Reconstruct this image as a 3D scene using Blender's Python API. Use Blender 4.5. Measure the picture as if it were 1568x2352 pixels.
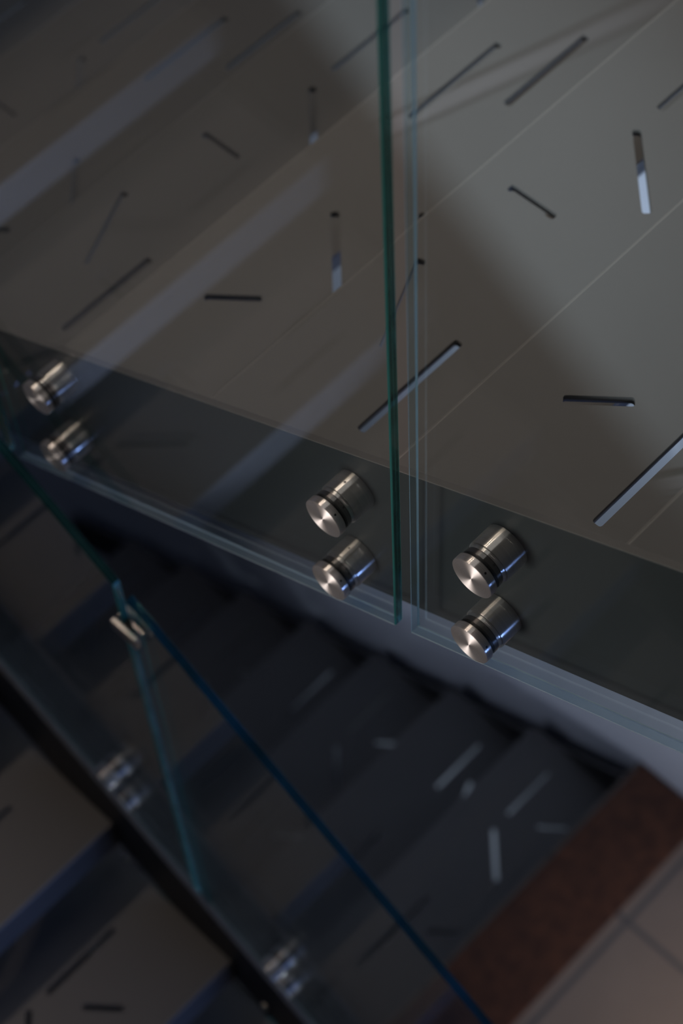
import bpy, bmesh, math, random
from mathutils import Matrix, Vector
PI = math.pi
S = bpy.context.scene
for o in list(bpy.data.objects):
    bpy.data.objects.remove(o)
C = S.collection
OZ = 4.93            # height of the camera above the entrance floor (floor = world z 0)
SL = 0.627           # rise / run of the flights

# ------------------------------------------------------------------ camera
cam_d = bpy.data.cameras.new('camera')
cam = bpy.data.objects.new('camera', cam_d)
C.objects.link(cam)
RX = Vector((0.69596908, -0.7172386, -0.03458093))       # image right
RY = Vector((-0.63187775, -0.58884064, -0.50398136))     # image down
RZ = Vector((0.34111222, 0.37260636, -0.86302199))       # view direction
m = Matrix.Identity(4)
for i in range(3):
    m[i][0] = RX[i]; m[i][1] = -RY[i]; m[i][2] = -RZ[i]
m.translation = Vector((0, 0, OZ))
cam.matrix_world = m
cam_d.sensor_fit = 'VERTICAL'
cam_d.sensor_height = 36.0
cam_d.sensor_width = 24.0
cam_d.lens = 4897.12 / 2352 * 36
cam_d.clip_start = 0.02
cam_d.dof.use_dof = True
cam_d.dof.focus_distance = 2.08
cam_d.dof.aperture_fstop = 4.0
S.camera = cam

# ------------------------------------------------------------------ world, lights, exposure
S.view_settings.view_transform = 'Standard'
S.view_settings.look = 'None'
S.view_settings.gamma = 1
S.view_settings.use_curve_mapping = False
S.view_settings.exposure = 0.0
S.cycles.transparent_max_bounces = 40
S.cycles.max_bounces = 10
S.cycles.caustics_reflective = False
S.cycles.caustics_refractive = False
w = bpy.data.worlds.new('stairwell_dusk')
S.world = w
w.use_nodes = True
w.node_tree.nodes['Background'].inputs[0].default_value = (0.55, 0.62, 0.72, 1)
w.node_tree.nodes['Background'].inputs[1].default_value = 0.018


def area(name, loc, target, sx, sy, power, col, spread=180):
    d = bpy.data.lights.new(name, 'AREA')
    d.shape = 'RECTANGLE'; d.size = sx; d.size_y = sy
    d.energy = power; d.color = col; d.spread = math.radians(spread)
    o = bpy.data.objects.new(name, d); C.objects.link(o)
    L = Vector(loc) + Vector((0, 0, OZ)); T = Vector(target) + Vector((0, 0, OZ))
    z = (L - T).normalized()
    x = Vector((1, 0, 0)); x = (x - x.dot(z) * z)
    if x.length < 0.1:
        x = Vector((0, 1, 0)); x = (x - x.dot(z) * z)
    x.normalize(); y = z.cross(x)
    mm = Matrix((x, y, z)).transposed().to_4x4(); mm.translation = L
    o.matrix_world = mm
    return o


# the small cool lamp high in the stairwell whose light an added overhead slab cuts off in a diagonal edge
sp = bpy.data.lights.new('stairwell_lamp', 'SPOT')
sp.energy = 880; sp.color = (0.80, 0.87, 1.0); sp.shadow_soft_size = 0.018
sp.spot_size = math.radians(11.5); sp.spot_blend = 1.0
spo = bpy.data.objects.new('stairwell_lamp', sp); C.objects.link(spo)
_L = Vector((-1.025, 2.0, 3.5 + OZ)); _T = Vector((1.17, 1.30, -2.05 + OZ))
_z = (_L - _T).normalized(); _x = Vector((0.22, 1, 0)); _x = (_x - _x.dot(_z) * _z).normalized(); _y = _z.cross(_x)
spo.matrix_world = Matrix.Translation(_L) @ Matrix((_x, _y, _z)).transposed().to_4x4() @ Matrix.Diagonal((1.85, 1.0, 1.0, 1.0))
# two warm fluorescent tubes over the landing
area('warm_tube_light', (0.7, 3.75, 2.4), (0.7, 0.6, -2.0), 3.4, 0.05, 29, (1.0, 0.80, 0.66))
area('warm_tube_light', (0.7, 4.6, 2.1), (0.7, 0.6, -2.0), 3.4, 0.07, 34, (1.0, 0.80, 0.66))
# broad unseen fill added overhead to brighten the steel standoffs
area('steel_fill_light', (1.4, 3.0, 3.2), (0.8, 0.9, -1.8), 4.5, 3.4, 31, (1.0, 0.91, 0.88))
# evening daylight from the tall window behind the camera
area('window_daylight', (1.39, -4.3, -2.7), (0.9, 1.2, -2.6), 1.05, 0.85, 16, (0.26, 0.42, 1.0), 110)
# unseen narrow spot added in place of window light on the return risers
b_ = bpy.data.lights.new('riser_fill_spot', 'SPOT')
b_.energy = 1150; b_.color = (0.52, 0.65, 1.0); b_.shadow_soft_size = 0.05
b_.spot_size = math.radians(7.0); b_.spot_blend = 0.35
bo = bpy.data.objects.new('riser_fill_spot', b_); C.objects.link(bo)
_L = Vector((0.3, -4.3, -2.6 + OZ)); _T = Vector((0.04, 1.97, -3.17 + OZ))
bo.matrix_world = Matrix.Translation(_L) @ (_L - _T).to_track_quat('Z', 'Y').to_matrix().to_4x4()
# unseen cool fills added to light the wall behind the flights
area('wall_fill_light', (0.95, -0.3, -2.5), (1.94, 1.5, -3.10), 0.15, 0.15, 3.4, (0.72, 0.82, 1.0), 50)
area('wall_fill_light', (1.05, 1.75, -6.5), (1.94, 1.6, -6.0), 0.2, 0.2, 0.8, (0.75, 0.88, 1.0), 120)
area('wall_base_fill', (1.25, -0.6, -4.36), (1.94, 2.1, -4.1), 0.12, 0.08, 3.1, (0.82, 0.88, 1.0), 80)  # unseen fill added for the wall near its base
_o = area('lower_wall_fill', (0.845, 1.75, -5.12), (1.94, 1.75, -4.9), 1.5, 0.03, 0.30, (0.72, 0.80, 1.0), 64)  # unseen strip added to light the wall along the lowest flight
_z = Vector((-1, 0, -0.17)).normalized(); _x = Vector((0, 1, -SL)); _x = (_x - _x.dot(_z) * _z).normalized(); _y = _z.cross(_x)
_m = Matrix((_x, _y, _z)).transposed().to_4x4(); _m.translation = _o.matrix_world.translation; _o.matrix_world = _m
# warm unseen fill added on the open side to brighten the standoff caps
area('cap_fill_light', (-1.0, 0.9, -2.05), (0.74, 0.75, -1.9), 0.5, 0.5, 1.9, (1.0, 0.90, 0.87), 60)
# warm unseen fill added above the entrance tiles
area('tile_fill_light', (1.5, 0.15, -3.0), (1.5, 0.15, -4.93), 0.15, 0.15, 0.85, (1.0, 0.72, 0.50), 52)


# ------------------------------------------------------------------ materials
def mat(name):
    mt = bpy.data.materials.new(name); mt.use_nodes = True
    nt = mt.node_tree
    return mt, nt, nt.nodes, nt.links, nt.nodes['Principled BSDF']


def painted_metal(name, col, rough=0.5, noise=0.06, bump=0.02, scale=900.0, spec=0.5):
    mt, nt, N, L, P = mat(name)
    tc = N.new('ShaderNodeTexCoord')
    n1 = N.new('ShaderNodeTexNoise'); n1.inputs['Scale'].default_value = scale; n1.inputs['Detail'].default_value = 3
    n2 = N.new('ShaderNodeTexNoise'); n2.inputs['Scale'].default_value = 6; n2.inputs['Detail'].default_value = 4
    L.new(tc.outputs['Object'], n1.inputs['Vector']); L.new(tc.outputs['Object'], n2.inputs['Vector'])
    mx = N.new('ShaderNodeMix'); mx.data_type = 'RGBA'
    mx.inputs[6].default_value = (*[c * (1 - noise) for c in col], 1)
    mx.inputs[7].default_value = (*[c * (1 + noise) for c in col], 1)
    L.new(n2.outputs['Fac'], mx.inputs[0]); L.new(mx.outputs[2], P.inputs['Base Color'])
    b = N.new('ShaderNodeBump'); b.inputs['Strength'].default_value = 0.35; b.inputs['Distance'].default_value = bump * 0.01
    L.new(n1.outputs['Fac'], b.inputs['Height']); L.new(b.outputs['Normal'], P.inputs['Normal'])
    P.inputs['Roughness'].default_value = rough
    P.inputs['Specular IOR Level'].default_value = spec
    return mt


M = {}
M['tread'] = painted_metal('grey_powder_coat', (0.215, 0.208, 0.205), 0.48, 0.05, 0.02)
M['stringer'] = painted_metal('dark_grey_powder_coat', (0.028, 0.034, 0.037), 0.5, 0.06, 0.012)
M['stringer_shaded'] = painted_metal('shaded_powder_coat', (0.03, 0.033, 0.036), 0.5, 0.06, 0.012)  # same metal as the upper stringer, its shade set into the colour
M['stringer_half_shaded'] = painted_metal('half_shaded_powder_coat', (0.05, 0.05, 0.052), 0.5, 0.06, 0.012)  # same metal again, with part of its shade set into the colour
M['nosing'] = painted_metal('nosing_highlight', (0.30, 0.29, 0.28), 0.28, 0.03, 0.004)  # lighter, glossier tone: the nose highlight put into the colour
M['wall'] = painted_metal('plaster', (0.70, 0.74, 0.84), 0.85, 0.03, 0.05, 300)
M['concrete'] = painted_metal('concrete', (0.25, 0.24, 0.235), 0.85, 0.12, 0.08, 200)
M['dark'] = painted_metal('dark_slab_paint', (0.05, 0.05, 0.055), 0.8, 0.1, 0.02, 200)
M['rubber'] = painted_metal('black_rubber', (0.008, 0.008, 0.009), 0.45, 0.1, 0.01)


def steel(name, radial):
    mt, nt, N, L, P = mat(name)
    P.inputs['Metallic'].default_value = 1
    P.inputs['Roughness'].default_value = 0.50 if radial else 0.36
    P.inputs['Coat Weight'].default_value = 0.0 if radial else 0.8
    P.inputs['Coat Roughness'].default_value = 0.045
    P.inputs['Coat IOR'].default_value = 2.0
    P.inputs['Metallic'].default_value = 0.85 if radial else 0.72
    P.inputs['Anisotropic'].default_value = 0.9 if radial else 1.0
    P.inputs['Anisotropic Rotation'].default_value = 0.25
    tc = N.new('ShaderNodeTexCoord')
    if radial:
        # turned face: fine concentric rings
        sx = N.new('ShaderNodeSeparateXYZ'); L.new(tc.outputs['Object'], sx.inputs[0])
        cb = N.new('ShaderNodeCombineXYZ'); L.new(sx.outputs['Y'], cb.inputs['X']); L.new(sx.outputs['Z'], cb.inputs['Y'])
        ln = N.new('ShaderNodeVectorMath'); ln.operation = 'LENGTH'; L.new(cb.outputs[0], ln.inputs[0])
        nz = N.new('ShaderNodeTexNoise'); nz.noise_dimensions = '1D'; nz.inputs['Scale'].default_value = 2600
        L.new(ln.outputs['Value'], nz.inputs['W'])
    else:
        mp = N.new('ShaderNodeMapping'); mp.inputs['Scale'].default_value = (1800, 8, 8)
        L.new(tc.outputs['Object'], mp.inputs[0])
        nz = N.new('ShaderNodeTexNoise'); nz.inputs['Scale'].default_value = 1.0; nz.inputs['Detail'].default_value = 3
        L.new(mp.outputs[0], nz.inputs['Vector'])
    tg = N.new('ShaderNodeTangent'); tg.direction_type = 'RADIAL'; tg.axis = 'X'
    L.new(tg.outputs[0], P.inputs['Tangent'])
    cr = N.new('ShaderNodeValToRGB')
    cr.color_ramp.elements[0].position = 0.25; cr.color_ramp.elements[0].color = (0.62, 0.59, 0.56, 1)
    cr.color_ramp.elements[1].position = 0.8; cr.color_ramp.elements[1].color = (0.88, 0.84, 0.80, 1)
    L.new(nz.outputs['Fac'], cr.inputs[0]); L.new(cr.outputs[0], P.inputs['Base Color'])
    return mt


M['steel'] = steel('brushed_stainless_steel', False)
M['steel_face'] = steel('turned_stainless_steel', True)
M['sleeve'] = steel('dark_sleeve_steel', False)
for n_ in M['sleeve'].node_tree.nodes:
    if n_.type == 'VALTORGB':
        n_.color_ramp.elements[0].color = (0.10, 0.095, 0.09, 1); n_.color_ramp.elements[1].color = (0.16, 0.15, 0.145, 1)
mt, nt, N, L, P = mat('polished_steel'); P.inputs['Metallic'].default_value = 1
P.inputs['Base Color'].default_value = (0.8, 0.75, 0.68, 1); P.inputs['Roughness'].default_value = 0.28
M['polished'] = mt


def glass_face():
    mt, nt, N, L, P = mat('clear_glass'); N.remove(P)
    out = N['Material Output']
    g = N.new('ShaderNodeNewGeometry')
    dt = N.new('ShaderNodeVectorMath'); dt.operation = 'DOT_PRODUCT'
    L.new(g.outputs['Normal'], dt.inputs[0]); L.new(g.outputs['Incoming'], dt.inputs[1])
    ab = N.new('ShaderNodeMath'); ab.operation = 'ABSOLUTE'; L.new(dt.outputs['Value'], ab.inputs[0])
    om = N.new('ShaderNodeMath'); om.operation = 'SUBTRACT'; om.inputs[0].default_value = 1; L.new(ab.outputs[0], om.inputs[1])
    pw = N.new('ShaderNodeMath'); pw.operation = 'POWER'; L.new(om.outputs[0], pw.inputs[0]); pw.inputs[1].default_value = 5
    ma = N.new('ShaderNodeMath'); ma.operation = 'MULTIPLY_ADD'; L.new(pw.outputs[0], ma.inputs[0])
    ma.inputs[1].default_value = 0.96; ma.inputs[2].default_value = 0.018
    t = N.new('ShaderNodeBsdfTransparent'); t.inputs[0].default_value = (0.955, 0.985, 0.975, 1)
    gl = N.new('ShaderNodeBsdfGlossy'); gl.inputs['Roughness'].default_value = 0.0
    gl.inputs['Color'].default_value = (1, 1, 1, 1)
    mx = N.new('ShaderNodeMixShader'); L.new(ma.outputs[0], mx.inputs[0]); L.new(t.outputs[0], mx.inputs[1]); L.new(gl.outputs[0], mx.inputs[2])
    L.new(mx.outputs[0], out.inputs['Surface'])
    return mt


def glass_edge(name, colA, colB, colmid, back_col, back_mix, sc=(60, 14, 14), front_mix=0.25):
    """ground edge of laminated glass: two plies with the film line between them (object x = thickness);
    seen from inside the pane it mostly lets you look through"""
    mt, nt, N, L, P = mat(name); out = N['Material Output']
    tc = N.new('ShaderNodeTexCoord'); sx = N.new('ShaderNodeSeparateXYZ'); L.new(tc.outputs['Object'], sx.inputs[0])
    ab = N.new('ShaderNodeMath'); ab.operation = 'ABSOLUTE'; L.new(sx.outputs['X'], ab.inputs[0])
    ls = N.new('ShaderNodeMath'); ls.operation = 'LESS_THAN'; L.new(ab.outputs[0], ls.inputs[0]); ls.inputs[1].default_value = 0.0006
    mp = N.new('ShaderNodeMapping'); mp.inputs['Scale'].default_value = sc; L.new(tc.outputs['Object'], mp.inputs[0])
    nz = N.new('ShaderNodeTexNoise'); nz.inputs['Scale'].default_value = 1.0; nz.inputs['Detail'].default_value = 4
    L.new(mp.outputs[0], nz.inputs['Vector'])
    cr = N.new('ShaderNodeValToRGB'); cr.color_ramp.elements[0].position = 0.35; cr.color_ramp.elements[1].position = 0.7
    cr.color_ramp.elements[0].color = (*colA, 1); cr.color_ramp.elements[1].color = (*colB, 1)
    L.new(nz.outputs['Fac'], cr.inputs[0])
    mx = N.new('ShaderNodeMix'); mx.data_type = 'RGBA'; L.new(ls.outputs[0], mx.inputs[0])
    L.new(cr.outputs[0], mx.inputs[6]); mx.inputs[7].default_value = (*colmid, 1)
    L.new(mx.outputs[2], P.inputs['Base Color'])
    P.inputs['Roughness'].default_value = 0.12
    P.inputs['IOR'].default_value = 1.5
    t = N.new('ShaderNodeBsdfTransparent'); t.inputs[0].default_value = (0.25, 0.75, 0.68, 1)
    ms = N.new('ShaderNodeMixShader'); ms.inputs[0].default_value = front_mix
    L.new(P.outputs[0], ms.inputs[1]); L.new(t.outputs[0], ms.inputs[2])
    t2 = N.new('ShaderNodeBsdfTransparent'); t2.inputs[0].default_value = (0.8, 0.93, 0.95, 1)
    d0 = N.new('ShaderNodeBsdfDiffuse'); d0.inputs[0].default_value = (*back_col, 1)
    d1 = N.new('ShaderNodeBsdfTranslucent'); d1.inputs[0].default_value = (*back_col, 1)
    d2 = N.new('ShaderNodeAddShader'); L.new(d0.outputs[0], d2.inputs[0]); L.new(d1.outputs[0], d2.inputs[1])
    mb = N.new('ShaderNodeMixShader'); mb.inputs[0].default_value = back_mix
    L.new(t2.outputs[0], mb.inputs[1]); L.new(d2.outputs[0], mb.inputs[2])
    g = N.new('ShaderNodeNewGeometry')
    fin = N.new('ShaderNodeMixShader'); L.new(g.outputs['Backfacing'], fin.inputs[0])
    L.new(ms.outputs[0], fin.inputs[1]); L.new(mb.outputs[0], fin.inputs[2]); L.new(fin.outputs[0], out.inputs['Surface'])
    return mt


M['glass'] = glass_face()
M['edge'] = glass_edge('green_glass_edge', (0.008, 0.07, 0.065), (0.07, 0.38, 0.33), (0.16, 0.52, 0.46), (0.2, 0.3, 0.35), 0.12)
M['edge_low'] = glass_edge('glass_bottom_edge', (0.1, 0.3, 0.26), (0.35, 0.55, 0.48), (0.6, 0.8, 0.7), (0.55, 0.68, 0.61), 0.28, (900, 3, 3))  # pale tones imitate light guided down through the pane
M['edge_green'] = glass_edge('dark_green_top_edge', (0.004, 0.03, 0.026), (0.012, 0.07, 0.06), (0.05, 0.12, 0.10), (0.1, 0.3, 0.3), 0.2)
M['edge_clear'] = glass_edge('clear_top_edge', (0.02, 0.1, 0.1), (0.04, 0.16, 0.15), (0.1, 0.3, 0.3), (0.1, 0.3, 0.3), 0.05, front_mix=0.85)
M['edge_blue_reflect'] = glass_edge('blue_reflect_top_edge', (0.002, 0.026, 0.045), (0.005, 0.07, 0.16), (0.004, 0.045, 0.075), (0.1, 0.2, 0.3), 0.2)  # blue reflection on this top edge painted into the base colour
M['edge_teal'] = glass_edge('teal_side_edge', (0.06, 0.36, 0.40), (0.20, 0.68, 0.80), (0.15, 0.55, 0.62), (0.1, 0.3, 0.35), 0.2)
mt, nt, N, L, P = mat('glass_arris'); P.inputs['Base Color'].default_value = (0.40, 0.68, 0.88, 1); P.inputs['Roughness'].default_value = 0.18
M['arris'] = mt
mt, nt, N, L, P = mat('green_glass_arris'); P.inputs['Base Color'].default_value = (0.04, 0.20, 0.19, 1); P.inputs['Roughness'].default_value = 0.2
M['arris_green'] = mt
mt, nt, N, L, P = mat('pale_glass_arris'); P.inputs['Base Color'].default_value = (0.62, 0.78, 0.68, 1); P.inputs['Roughness'].default_value = 0.25
M['arris_pale'] = mt  # pale base imitates the bright line of light guided to the bottom
def lit_through(mt, col, k):
    nt = mt.node_tree; N = nt.nodes; L = nt.links
    tr = N.new('ShaderNodeBsdfTranslucent'); tr.inputs[0].default_value = (*col, 1)
    x_ = N.new('ShaderNodeMixShader'); x_.inputs[0].default_value = k
    L.new(N['Principled BSDF'].outputs[0], x_.inputs[1]); L.new(tr.outputs[0], x_.inputs[2]); L.new(x_.outputs[0], N['Material Output'].inputs[0])


lit_through(M['arris_pale'], (0.9, 1.0, 0.95), 0.6)
lit_through(M['arris'], (0.45, 0.75, 0.98), 0.6)
lit_through(M['arris_green'], (0.1, 0.5, 0.45), 0.4)


def floor_tile():
    mt, nt, N, L, P = mat('beige_floor_tile')
    tc = N.new('ShaderNodeTexCoord')
    br = N.new('ShaderNodeTexBrick'); br.offset = 0; br.squash = 1
    br.inputs['Scale'].default_value = 1; br.inputs['Brick Width'].default_value = 0.45; br.inputs['Row Height'].default_value = 0.45
    br.inputs['Mortar Size'].default_value = 0.008; br.inputs['Mortar Smooth'].default_value = 0.1; br.inputs['Bias'].default_value = 0
    br.inputs['Color1'].default_value = (0.31, 0.25, 0.205, 1); br.inputs['Color2'].default_value = (0.30, 0.245, 0.20, 1)
    br.inputs['Mortar'].default_value = (0.15, 0.14, 0.135, 1)
    mp = N.new('ShaderNodeMapping'); mp.inputs['Location'].default_value = (-1.60, -0.835, 0)
    L.new(tc.outputs['Object'], mp.inputs[0]); L.new(mp.outputs[0], br.inputs[0])
    nz = N.new('ShaderNodeTexNoise'); nz.inputs['Scale'].default_value = 8; nz.inputs['Detail'].default_value = 5
    L.new(tc.outputs['Object'], nz.inputs[0])
    mx = N.new('ShaderNodeMix'); mx.data_type = 'RGBA'; mx.blend_type = 'MULTIPLY'; mx.inputs[0].default_value = 0.25
    L.new(br.outputs[0], mx.inputs[6]); L.new(nz.outputs['Fac'], mx.inputs[7]); L.new(mx.outputs[2], P.inputs['Base Color'])
    P.inputs['Roughness'].default_value = 0.5
    return mt


def coir():
    mt, nt, N, L, P = mat('brown_coir')
    tc = N.new('ShaderNodeTexCoord')
    nz = N.new('ShaderNodeTexNoise'); nz.inputs['Scale'].default_value = 26; nz.inputs['Detail'].default_value = 8; nz.inputs['Roughness'].default_value = 0.75
    L.new(tc.outputs['Object'], nz.inputs[0])
    cr = N.new('ShaderNodeValToRGB')
    cr.color_ramp.elements[0].position = 0.35; cr.color_ramp.elements[0].color = (0.065, 0.030, 0.020, 1)
    cr.color_ramp.elements[1].position = 0.68; cr.color_ramp.elements[1].color = (0.18, 0.072, 0.038, 1)
    L.new(nz.outputs['Fac'], cr.inputs[0]); L.new(cr.outputs[0], P.inputs['Base Color'])
    n2 = N.new('ShaderNodeTexNoise'); n2.inputs['Scale'].default_value = 500
    L.new(tc.outputs['Object'], n2.inputs[0])
    b = N.new('ShaderNodeBump'); b.inputs['Distance'].default_value = 0.004; L.new(n2.outputs['Fac'], b.inputs['Height']); L.new(b.outputs[0], P.inputs['Normal'])
    P.inputs['Roughness'].default_value = 0.95
    return mt


M['tile'] = floor_tile()
M['coir'] = coir()


# ------------------------------------------------------------------ helpers (camera-origin coordinates in, world out)
def obj(name, bm, material, parent=None, origin=(0, 0, 0), smooth=False):
    me = bpy.data.meshes.new(name)
    bmesh.ops.recalc_face_normals(bm, faces=bm.faces)
    bm.to_mesh(me); bm.free()
    for mm in (material if isinstance(material, list) else [material]):
        me.materials.append(mm)
    if smooth:
        for p in me.polygons:
            p.use_smooth = True
    o = bpy.data.objects.new(name, me); C.objects.link(o)
    if parent:
        o.parent = parent
        o.location = origin
    else:
        o.location = Vector(origin) + Vector((0, 0, OZ))
    return o


def tag(o, label=None, cat=None, group=None, kind=None):
    if label: o['label'] = label
    if cat: o['category'] = cat
    if group: o['group'] = group
    if kind: o['kind'] = kind
    return o


def empty(name, loc, label, cat, group=None):
    o = bpy.data.objects.new(name, None); C.objects.link(o)
    o.empty_display_size = 0.05
    o.location = Vector(loc) + Vector((0, 0, OZ))
    return tag(o, label, cat, group)


def box(bm, x0, x1, y0, y1, z0, z1, bev=0.0):
    v = [bm.verts.new((x, y, z)) for x in (x0, x1) for y in (y0, y1) for z in (z0, z1)]
    fs = [(0, 1, 3, 2), (4, 6, 7, 5), (0, 4, 5, 1), (2, 3, 7, 6), (0, 2, 6, 4), (1, 5, 7, 3)]
    f = [bm.faces.new([v[i] for i in q]) for q in fs]
    if bev:
        es = list({e for a in f for e in a.edges})
        bmesh.ops.bevel(bm, geom=es, offset=bev, segments=2, affect='EDGES', profile=0.5)
    return bm


def prism(bm, x0, x1, pts, bev=0.0):
    """polygon pts in (y,z) extruded from x0 to x1"""
    a = [bm.verts.new((x0, y, z)) for y, z in pts]
    b = [bm.verts.new((x1, y, z)) for y, z in pts]
    n = len(pts)
    bm.faces.new(a); bm.faces.new(b[::-1])
    for i in range(n):
        bm.faces.new((a[i], b[i], b[(i + 1) % n], a[(i + 1) % n]))
    bmesh.ops.recalc_face_normals(bm, faces=bm.faces)
    if bev:
        bmesh.ops.bevel(bm, geom=list(bm.edges), offset=bev, segments=2, affect='EDGES', profile=0.5)
    return bm


def lathe(bm, prof, seg=96):
    """profile [(x, r)] around the x axis"""
    rings = []
    for x, r in prof:
        if r < 1e-6:
            rings.append([bm.verts.new((x, 0, 0))])
        else:
            rings.append([bm.verts.new((x, r * math.cos(2 * PI * i / seg), r * math.sin(2 * PI * i / seg))) for i in range(seg)])
    for a, b in zip(rings, rings[1:]):
        for i in range(seg):
            j = (i + 1) % seg
            if len(a) == 1 and len(b) == 1: continue
            if len(a) == 1: bm.faces.new((a[0], b[i], b[j]))
            elif len(b) == 1: bm.faces.new((a[i], a[j], b[0]))
            else: bm.faces.new((a[i], a[j], b[j], b[i]))
    return bm


# ------------------------------------------------------------------ setting
FL = -4.93
bm = bmesh.new(); box(bm, -1.6, 1.94, -4.6, 1.085, FL - 0.16, FL)
tag(obj('floor', bm, M['tile'], origin=(0, 0, 0)), kind='structure')
# move the mesh origin so that the tile pattern starts from the world origin
bm = bmesh.new(); box(bm, 1.94, 2.06, -4.6, 5.2, -8.4, 0.3)
tag(obj('wall_right', bm, M['wall']), kind='structure')
bm = bmesh.new(); box(bm, -1.6, 1.94, 5.05, 5.2, -8.4, 2.0)
tag(obj('wall_back', bm, M['wall']), kind='structure')
bm = bmesh.new(); box(bm, -1.6, 1.94, 1.2, 5.05, -8.56, -8.4)
tag(obj('floor', bm, M['concrete']), kind='structure')
bm = bmesh.new(); box(bm, -1.6, 1.935, 2.80, 5.05, -3.17, -2.99)
tag(obj('floor', bm, M['concrete']), kind='structure')
bm = bmesh.new(); box(bm, -1.6, 1.935, 3.15, 5.05, -0.16, 0.02)
tag(obj('floor', bm, M['concrete']), kind='structure')  # unseen slab added to shade the far treads from the tubes
# unseen slab added above the camera: it cuts off the lamp light along a diagonal
bm = bmesh.new()
c0 = 0.35
prism(bm, -1.6, -0.26, [(-0.25, c0 - SL * 0.25), (3.6, c0 + SL * 3.6), (3.6, c0 + SL * 3.6 + 0.2), (-0.25, c0 - SL * 0.25 + 0.2)])
tag(obj('shadow_slab', bm, M['dark']), kind='structure')

# metal edging strip and mat at the head of the lower flight
bm = bmesh.new(); box(bm, 0.80, 1.935, 0.866, 1.072, FL - 0.002, FL + 0.012, 0.003)
tag(obj('entrance_mat', bm, M['coir']), 'dark rust-brown ribbed entrance mat lying on beige tiles at the stair head', 'mat')

# ------------------------------------------------------------------ treads
PA = [((.888, .157), (1.053, .157)), ((1.110, .044), (.987, .099)), ((1.260, .048), (1.262, .119)),
      ((1.430, .103), (1.340, .195)), ((1.473, .103), (1.638, .103)), ((1.70, .20), (1.74, .145)), ((1.72, .06), (1.86, .06))]
PB = [((.888, .199), (1.053, .199)), ((.977, .078), (1.025, .134)), ((1.189, .104), (1.095, .200)),
      ((1.370, .068), (1.550, .068)), ((1.474, .147), (1.640, .147)), ((1.260, .188), (1.262, .258)), ((1.70, .10), (1.79, .20))]
PC = [((1.668, .115), (1.834, .115)), ((1.694, .192), (1.742, .250)), ((1.614, .115), (1.515, .215)),
      ((1.20, .12), (1.36, .12)), ((1.30, .18), (1.35, .24)), ((.90, .10), (1.05, .10))]
PD = [((1.655, .170), (1.825, .170)), ((1.68, .245), (1.73, .225)), ((1.30, .15), (1.46, .15)), ((1.10, .10), (1.05, .17)), ((.90, .21), (1.06, .21))]
SLOTW = 0.0115
THK = 0.012
DEPTH = 0.342
W2 = 0.93          # clear width of the return flight


def slot_poly(a, b, w=SLOTW):
    a = Vector(a); b = Vector(b); d = (b - a).normalized(); n = Vector((-d.y, d.x))
    h = w / 2; r = 0.003
    pts = []
    for cc, dd in ((b, d), (a, -d)):
        nn = Vector((-dd.y, dd.x))
        # two rounded corners per end
        for sgn in (-1, 1):
            corner = cc + nn * h * sgn
            ctr = corner - nn * r * sgn - dd * r
            for t in ((0, 45, 90) if sgn == -1 else (90, 45, 0)):
                ang = math.radians(t)
                pts.append(ctr + nn * sgn * r * math.cos(ang) + dd * r * math.sin(ang))
    return pts


def tread_mesh(name, pattern, mirror, x0=0.0, x1=1.1):
    if mirror: x0, x1 = -0.016, W2
    """local: x from 0 (balustrade end) to 1.1, y = distance behind the nose, top at z 0; pattern in photo x (0.80 = end)"""
    cu = bpy.data.curves.new(name, 'CURVE'); cu.dimensions = '2D'; cu.fill_mode = 'BOTH'
    cu.extrude = THK / 2; cu.bevel_depth = 0.0; cu.offset = 0.0

    def spline(pts):
        s = cu.splines.new('POLY'); s.points.add(len(pts) - 1)
        for p, q in zip(s.points, pts):
            p.co = (q[0], q[1], 0, 1)
        s.use_cyclic_u = True
    spline([(x0, 0.005), (x1, 0.005), (x1, DEPTH), (x0, DEPTH)])
    for a, b in pattern:
        if max(a[0], b[0]) - .80 < x1 - 0.01:
            spline(slot_poly((a[0] - .80, a[1]), (b[0] - .80, b[1])))
    tmp = bpy.data.objects.new('tmp', cu); C.objects.link(tmp)
    dg = bpy.context.evaluated_depsgraph_get(); dg.update()
    me = bpy.data.meshes.new_from_object(tmp.evaluated_get(dg))
    bpy.data.objects.remove(tmp); bpy.data.curves.remove(cu)
    me.name = name
    bm = bmesh.new(); bm.from_mesh(me)
    bmesh.ops.remove_doubles(bm, verts=bm.verts, dist=1e-5)
    for v in bm.verts:
        v.co.z -= THK / 2
        if not mirror: v.co.y = -v.co.y          # flight going down towards +y: tread lies behind (-y) the nose
        else: v.co.x = -v.co.x                   # rotated half a turn
    bmesh.ops.recalc_face_normals(bm, faces=bm.faces)
    bm.to_mesh(me); bm.free()
    me.materials.clear(); me.materials.append(M['tread'])
    return me


def strip_mesh(name, mirror, y0, y1, z0, z1, mtl, L=1.1):
    if mirror: L = W2
    bm = bmesh.new()
    sg = 1 if mirror else -1
    ya, yb = sorted((sg * y0, sg * y1))
    box(bm, -L if mirror else 0, 0.016 if mirror else L, ya, yb, z0, z1, 0.001)
    me = bpy.data.meshes.new(name); bmesh.ops.recalc_face_normals(bm, faces=bm.faces); bm.to_mesh(me); bm.free()
    me.materials.append(mtl)
    return me


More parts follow.
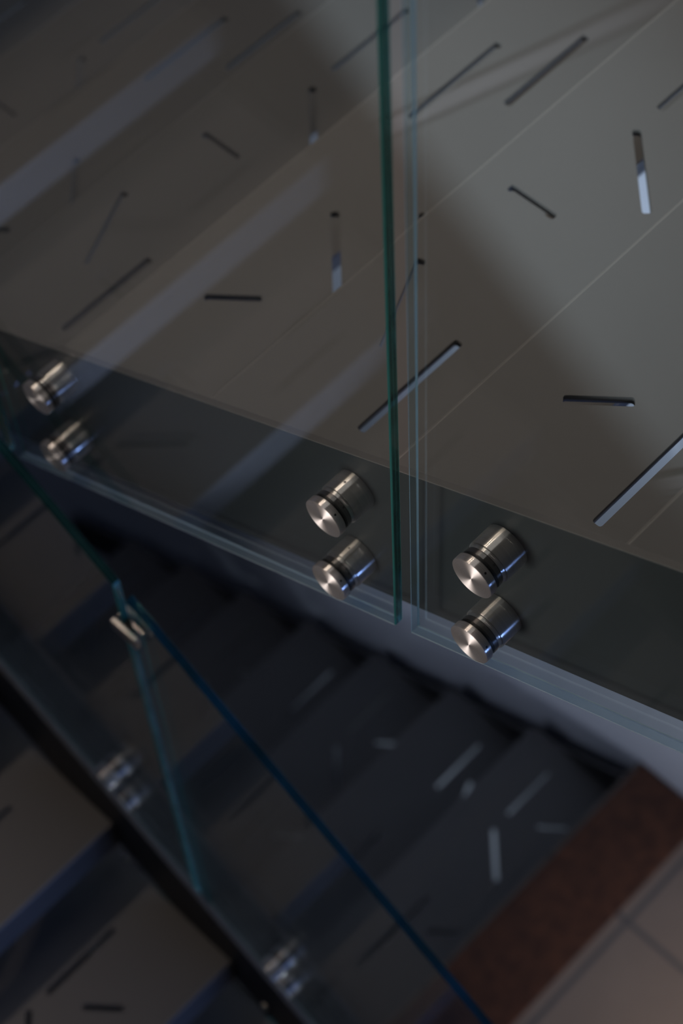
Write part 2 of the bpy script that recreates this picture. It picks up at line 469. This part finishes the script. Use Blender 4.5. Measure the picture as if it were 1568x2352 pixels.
def nosing_mesh(mirror, drop, L=1.1, t=0.005, r=0.0045):
    if mirror: L = W2
    pts = [(t, 0.0)]
    pts += [(r - r * math.sin(math.radians(a)), -r + r * math.cos(math.radians(a))) for a in (0, 22, 45, 68, 90)]
    pts += [(0, -drop + 0.001), (0.001, -drop), (t, -drop)]
    sg = 1 if mirror else -1
    bm = bmesh.new(); prism(bm, -L if mirror else 0, 0.016 if mirror else L, [(sg * a, b) for a, b in pts])
    me = bpy.data.meshes.new('nosing_flange'); bmesh.ops.recalc_face_normals(bm, faces=bm.faces); bm.to_mesh(me); bm.free()
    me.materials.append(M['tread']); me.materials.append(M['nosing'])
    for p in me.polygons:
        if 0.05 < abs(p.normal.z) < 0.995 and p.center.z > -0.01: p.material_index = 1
    return me


mesh_cache = {}


def make_tread(x, ynose, z, pat, mirror, label, group, drop):
    t = empty('stair_tread', (x, ynose, z), label, 'stair tread', group)
    key = (pat, mirror)
    if key not in mesh_cache:
        mesh_cache[key] = (tread_mesh('tread_plate', {'A': PA, 'B': PB, 'C': PC, 'D': PD}[pat], mirror),
                           nosing_mesh(mirror, drop),
                           strip_mesh('rear_flange', mirror, DEPTH - 0.004, DEPTH, -0.034, -THK, M['tread']))
    for me, nm in zip(mesh_cache[key], ('tread_plate', 'nosing_flange', 'rear_flange')):
        o = bpy.data.objects.new(nm, me); C.objects.link(o); o.parent = t
    return t


G1 = 'slotted treads of the upper flight'
ordn = {-3: 'slotted grey metal tread above the frame, highest of the upper flight',
        -2: 'slotted grey metal tread above the frame on the upper flight',
        -1: 'slotted grey metal tread at the right edge, highest one visible, behind the right standoffs',
        0: 'slotted grey metal tread right above the right pair of sharp steel standoffs',
        1: 'second slotted grey tread down, half in light, crossed by the glass joint',
        2: 'third slotted grey tread down, shadow edge across it, bluish slot left of the glass joint',
        3: 'fourth slotted grey tread down, long dark slot above the blurred left standoffs',
        4: 'fifth slotted grey tread down, under the broad pale reflection at upper left',
        5: 'sixth slotted grey tread down, faint and dark in the top left corner',
        6: 'seventh slotted grey tread down, last one at the top left corner'}
for k in range(-2, 7):
    y = .798 + .289 * k
    make_tread(.80, y, -1.337 - SL * y, 'A' if k % 2 else 'B', False, ordn[k], G1, 0.06)
G2 = 'slotted treads of the return flight'
lab2 = {0: 'blurred slotted grey tread in the bottom left corner with a long and a short slot',
        1: 'blurred grey tread at the left edge, just above the bottom left one',
        2: 'blurred grey tread of the return flight, second above the bottom left one',
        3: 'blurred grey tread of the return flight, third above the bottom left one',
        4: 'top blurred grey tread of the return flight beside the landing',
        -1: 'blurred grey tread at the bottom edge, below the bottom left slotted one',
        -2: 'grey tread of the return flight, second below the bottom left slotted one',
        -3: 'grey tread of the return flight, third below the bottom left slotted one',
        -4: 'grey tread of the return flight, fourth below the bottom left slotted one'}
for k in range(-4, 5):
    y = 1.095 + .282 * k
    make_tread(.644, y, -4.4 + SL * y, 'A' if k % 2 else 'B', True, lab2[k], G2, 0.092)
G3 = 'dark treads of the lowest flight'
lab3 = ['dark slotted tread directly below the brown mat with pale slots', 'dark tread second below the brown mat',
        'dark tread third below the brown mat', 'dark tread fourth below the brown mat',
        'dark tread fifth below the brown mat', 'dark tread sixth below the brown mat', 'dark tread seventh below the brown mat']
for i in range(7):
    y = 1.388 + .289 * i
    make_tread(.80, y, -4.24 - SL * y, 'D' if i % 2 else 'C', False, lab3[i], G3, 0.06)


# ------------------------------------------------------------------ stringers
def stringer(x0, x1, sl, ctop, cbot, ya, yb, label, mt_='stringer', rim='tread'):
    bm = bmesh.new()
    yc = (ya + yb) / 2; zc = sl * yc + ctop
    prism(bm, 0, x1 - x0, [(y - yc, sl * y + c - zc) for y, c in ((ya, ctop), (yb, ctop), (yb, cbot), (ya, cbot))], 0.0012)
    bmesh.ops.recalc_face_normals(bm, faces=bm.faces); bm.normal_update()
    for f in bm.faces:
        if f.normal.z > 0.5: f.material_index = 1  # upward rim in its own coat, lit look of the top put into colour
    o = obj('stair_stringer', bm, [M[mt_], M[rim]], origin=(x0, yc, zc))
    return tag(o, label, 'stringer')


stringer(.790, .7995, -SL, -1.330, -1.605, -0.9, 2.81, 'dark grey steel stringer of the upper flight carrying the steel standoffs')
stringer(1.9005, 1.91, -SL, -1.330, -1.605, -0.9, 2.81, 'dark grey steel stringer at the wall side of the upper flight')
stringer(.6615, .6710, SL, -4.24, -4.50, -0.6, 2.27, 'blurred dark stringer of the return flight running down the lower left', 'stringer_half_shaded')
stringer(-.296, -.2865, SL, -4.18, -4.47, -0.6, 2.27, 'dark stringer on the far side of the return flight', 'stringer_shaded', 'stringer_shaded')
stringer(.790, .7995, -SL, -4.23, -4.50, 1.0, 3.5, 'dark stringer on the open side of the lowest flight', 'stringer_shaded')
stringer(1.9005, 1.91, -SL, -4.30, -4.50, 1.1, 3.5, 'dark stringer along the blue-grey wall under the lowest flight', 'stringer_shaded')


# ------------------------------------------------------------------ glass
def pane(xf, t, ya, yb, sl, cbot, ctop, label, top='edge_clear', side='edge', arris='arris_green'):
    yc = (ya + yb) / 2; zc = sl * yc + cbot
    pts = [(ya, cbot), (yb, cbot), (yb, ctop), (ya, ctop)]
    bm = bmesh.new()
    prism(bm, -t / 2, t / 2, [(y - yc, sl * y + c - zc) for y, c in pts], 0.0016)
    bmesh.ops.recalc_face_normals(bm, faces=bm.faces); bm.normal_update()
    for f in bm.faces:
        n = f.normal
        if abs(n.x) > 0.95: f.material_index = 0
        elif abs(n.x) > 0.1: f.material_index = 5 if n.z < -0.25 else (2 if n.z > 0.25 else 4)
        elif n.z > 0.5: f.material_index = 2
        elif n.z < -0.5: f.material_index = 3
        else: f.material_index = 1
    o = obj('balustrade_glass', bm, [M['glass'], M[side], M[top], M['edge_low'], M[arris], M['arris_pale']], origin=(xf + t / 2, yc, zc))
    return tag(o, label, 'glass panel')


T1 = 0.012
pane(.7485, T1, -0.009, .7213, -SL, -1.586, .95, 'clear laminated glass panel right of the vertical joint, in focus', arris='arris')  # upper panes drawn extra tall out of view, keeping edge shadows off the treads
pane(.7485, T1, .7440, 1.4745, -SL, -1.586, .95, 'clear glass panel left of the joint with thick green vertical edge')
pane(.7485, T1, 1.4975, 2.228, -SL, -1.586, .95, 'blurred glass panel of the upper flight at the far left edge')
T2 = 0.013
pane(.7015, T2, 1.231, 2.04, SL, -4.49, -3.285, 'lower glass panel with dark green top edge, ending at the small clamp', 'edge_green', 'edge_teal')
pane(.7015, T2, 0.34, 1.208, SL, -4.49, -3.285, 'lower glass panel with blue reflection on its top edge running down to the right', 'edge_blue_reflect', 'edge_teal')
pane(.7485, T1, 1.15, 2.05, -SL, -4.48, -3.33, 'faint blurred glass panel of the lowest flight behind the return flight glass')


# ------------------------------------------------------------------ standoffs
def standoff_proto(cap_len, gap, body_len, r=0.025):
    """local x from 0 (front face of the cap) to total length (stringer)"""
    parts = []
    L0 = cap_len
    # cap: side + face as separate looks
    bm = bmesh.new()
    lathe(bm, [(0.0006, r - 0.0003), (0.0014, r), (L0 - 0.0008, r), (L0, r - 0.0008), (L0, 0.0)])
    parts.append(('cap', bm, M['steel'], None))
    bm = bmesh.new()
    lathe(bm, [(0.0, 0.0), (0.0, 0.004), (0.0, 0.012), (0.0, r - 0.0012), (0.0006, r - 0.0003)])
    parts.append(('cap_face', bm, M['steel_face'], 'cap'))
    bm = bmesh.new()
    rr = r - 0.0022
    lathe(bm, [(L0, 0.004), (L0, rr), (L0 + 0.0040, rr), (L0 + 0.0040, 0.004)])
    parts.append(('gasket', bm, M['rubber'], None))
    bm = bmesh.new()
    a = L0 + gap
    rs = r - 0.0016
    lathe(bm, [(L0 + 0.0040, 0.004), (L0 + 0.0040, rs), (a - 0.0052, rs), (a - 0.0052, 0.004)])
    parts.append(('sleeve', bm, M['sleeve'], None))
    bm = bmesh.new()
    lathe(bm, [(a - 0.0052, 0.004), (a - 0.0052, rr), (a - 0.004, rr), (a - 0.004, 0.004)])
    parts.append(('gasket', bm, M['rubber'], None))
    bm = bmesh.new()
    e = a + body_len
    a = a - 0.004
    lathe(bm, [(a, 0.0), (a, r - 0.003), (a + 0.004, r - 0.0018), (a + 0.0045, r - 0.0002), (a + 0.0055, r), (e - 0.0006, r), (e, r - 0.0005), (e, 0)])
    parts.append(('body', bm, M['steel'], None))
    return parts, e


def make_standoff(parts, e, loc, hole_a, hole_b, r=0.025):
    pass


def build_standoffs(xfront, cap_len, gap, body_len, items, group, flip=False):
    parts, e = standoff_proto(cap_len, gap, body_len)
    meshes = []
    for nm, bm, mt_, par in parts:
        if flip:
            for v in bm.verts: v.co.x = -v.co.x
        me = bpy.data.meshes.new(nm); bmesh.ops.recalc_face_normals(bm, faces=bm.faces)
        bm.to_mesh(me); bm.free(); me.materials.append(mt_)
        for p in me.polygons: p.use_smooth = True
        try:
            me.set_sharp_from_angle(angle=math.radians(35))
        except Exception:
            pass
        meshes.append((nm, me, par))
    hb = bmesh.new()
    lathe(hb, [(0.0, 0.0), (0.0, 0.0011), (0.0009, 0.0013)], 20)
    for v in hb.verts:                       # little set-screw hole disc, pointing out radially (+z)
        v.co = Vector((v.co.y, v.co.z, 0.0002 - v.co.x * 0.2))
    hm = bpy.data.meshes.new('set_screw_hole'); hb.to_mesh(hm); hb.free(); hm.materials.append(M['rubber'])
    sg = -1 if flip else 1
    for y, z, label, ang_cap, ang_body in items:
        t = empty('glass_standoff', (xfront, y, z), label, 'glass standoff', group)
        made = {}
        for nm, me, par in meshes:
            o = bpy.data.objects.new(nm, me); C.objects.link(o)
            o.parent = made[par] if par else t
            made[nm] = o
        for ang, xx, host in ((ang_cap, cap_len * 0.5, 'cap'), (ang_body, cap_len + gap + body_len * 0.5, 'body')):
            if ang is None: continue
            o = bpy.data.objects.new('set_screw_hole', hm); C.objects.link(o); o.parent = made[host]
            o.rotation_euler = (math.radians(ang), 0, 0)
            a = math.radians(ang)
            o.location = (sg * xx, -math.sin(a) * 0.025, math.cos(a) * 0.025)


XF = .7375
g = 'steel standoffs clamping the upper glass panels'
CU, CL = -1.392, -1.532
def zz(y, c): return c - SL * y
items = [
    (.630, zz(.630, CU), 'sharp steel standoff of the right pair, upper one', 32, None),
    (.630, zz(.630, CL), 'sharp steel standoff of the right pair, lower one overlapping the glass bottom edge', 52, None),
    (.8355, zz(.8355, CU), 'steel standoff just left of the green glass joint, upper of the pair', 36, -8),
    (.8355, zz(.8355, CL), 'steel standoff just left of the green glass joint, lower one on the glass bottom edge', 40, -8),
    (1.3605, zz(1.3605, CU + .012), 'blurred steel standoff near the left edge, upper of its pair', None, None),
    (1.3605, zz(1.3605, CL + .012), 'blurred steel standoff near the left edge, lower of its pair', None, None),
    (1.600, zz(1.600, CU), 'blurred standoff beyond the left edge, upper of the pair on the farthest panel', None, None),
    (1.600, zz(1.600, CL), 'blurred standoff beyond the left edge, lower of the pair on the farthest panel', None, None),
]
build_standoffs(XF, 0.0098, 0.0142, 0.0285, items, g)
g2 = 'steel standoffs on the return flight stringer'
cu2, cl2 = -4.305, -4.445
items = []
for y, where in ((1.405, 'blurred steel standoff at the lower left beside the dark stringer'), (1.018, 'blurred steel standoff at the bottom edge beside the dark stringer'),
                 (1.86, 'blurred standoff high on the return flight stringer'), (.53, 'standoff low on the return flight stringer below the frame')):
    items.append((y, cu2 + SL * y, where + ', upper of its pair', None, None))
    items.append((y, cl2 + SL * y, where + ', lower of its pair', None, None))
build_standoffs(.7260, 0.0098, 0.0156, 0.0296, items, g2, flip=True)
g3 = 'steel standoffs on the lowest flight stringer'
items = []
for y in (1.25, 1.90):
    n = 'dim standoff on the lowest flight stringer near the mat' if y < 1.5 else 'dim standoff on the lowest flight stringer away from the mat'
    items.append((y, -4.29 - SL * y, n + ', upper of its pair', None, None))
    items.append((y, -4.43 - SL * y, n + ', lower of its pair', None, None))
build_standoffs(XF, 0.0098, 0.0142, 0.0285, items, g3)

# bolts on the inner face of the return flight stringer
def bolt(y, z, label):
    bm = bmesh.new()
    lathe(bm, [(0.0, 0.0), (-0.0035, 0.0), (-0.0055, 0.003), (-0.005, 0.0068), (-0.003, 0.008), (0.0, 0.008)][1:], 40)
    o = obj('cap_bolt', bm, M['polished'], origin=(.6615, y, z), smooth=True)
    tag(o, label, 'bolt', 'bolt heads inside the return flight stringer')
bolt(1.368, -3.690, 'small round bolt head on the stringer at lower left, above the bottom one')
bolt(1.020, -3.812, 'small shiny round bolt head on the stringer near the bottom edge')

# glass clamp at the joint of the lower panels
t = empty('glass_clamp', (.708, 1.2195, -2.63), 'small shiny steel clamp joining the two lower glass panels below their top corners', 'clamp')
for nm, x0, x1, h in (('clamp_plate', -.0175, -.0085, .030), ('clamp_plate', .0085, .0175, .030)):
    bm = bmesh.new(); box(bm, x0, x1, -.026, .026, -.012, .012, 0.002)
    obj(nm, bm, M['polished'], t, smooth=False)
bm = bmesh.new(); box(bm, -.0085, .0085, -.006, .006, -.010, .010, 0.0005)
obj('spacer', bm, M['rubber'], t)
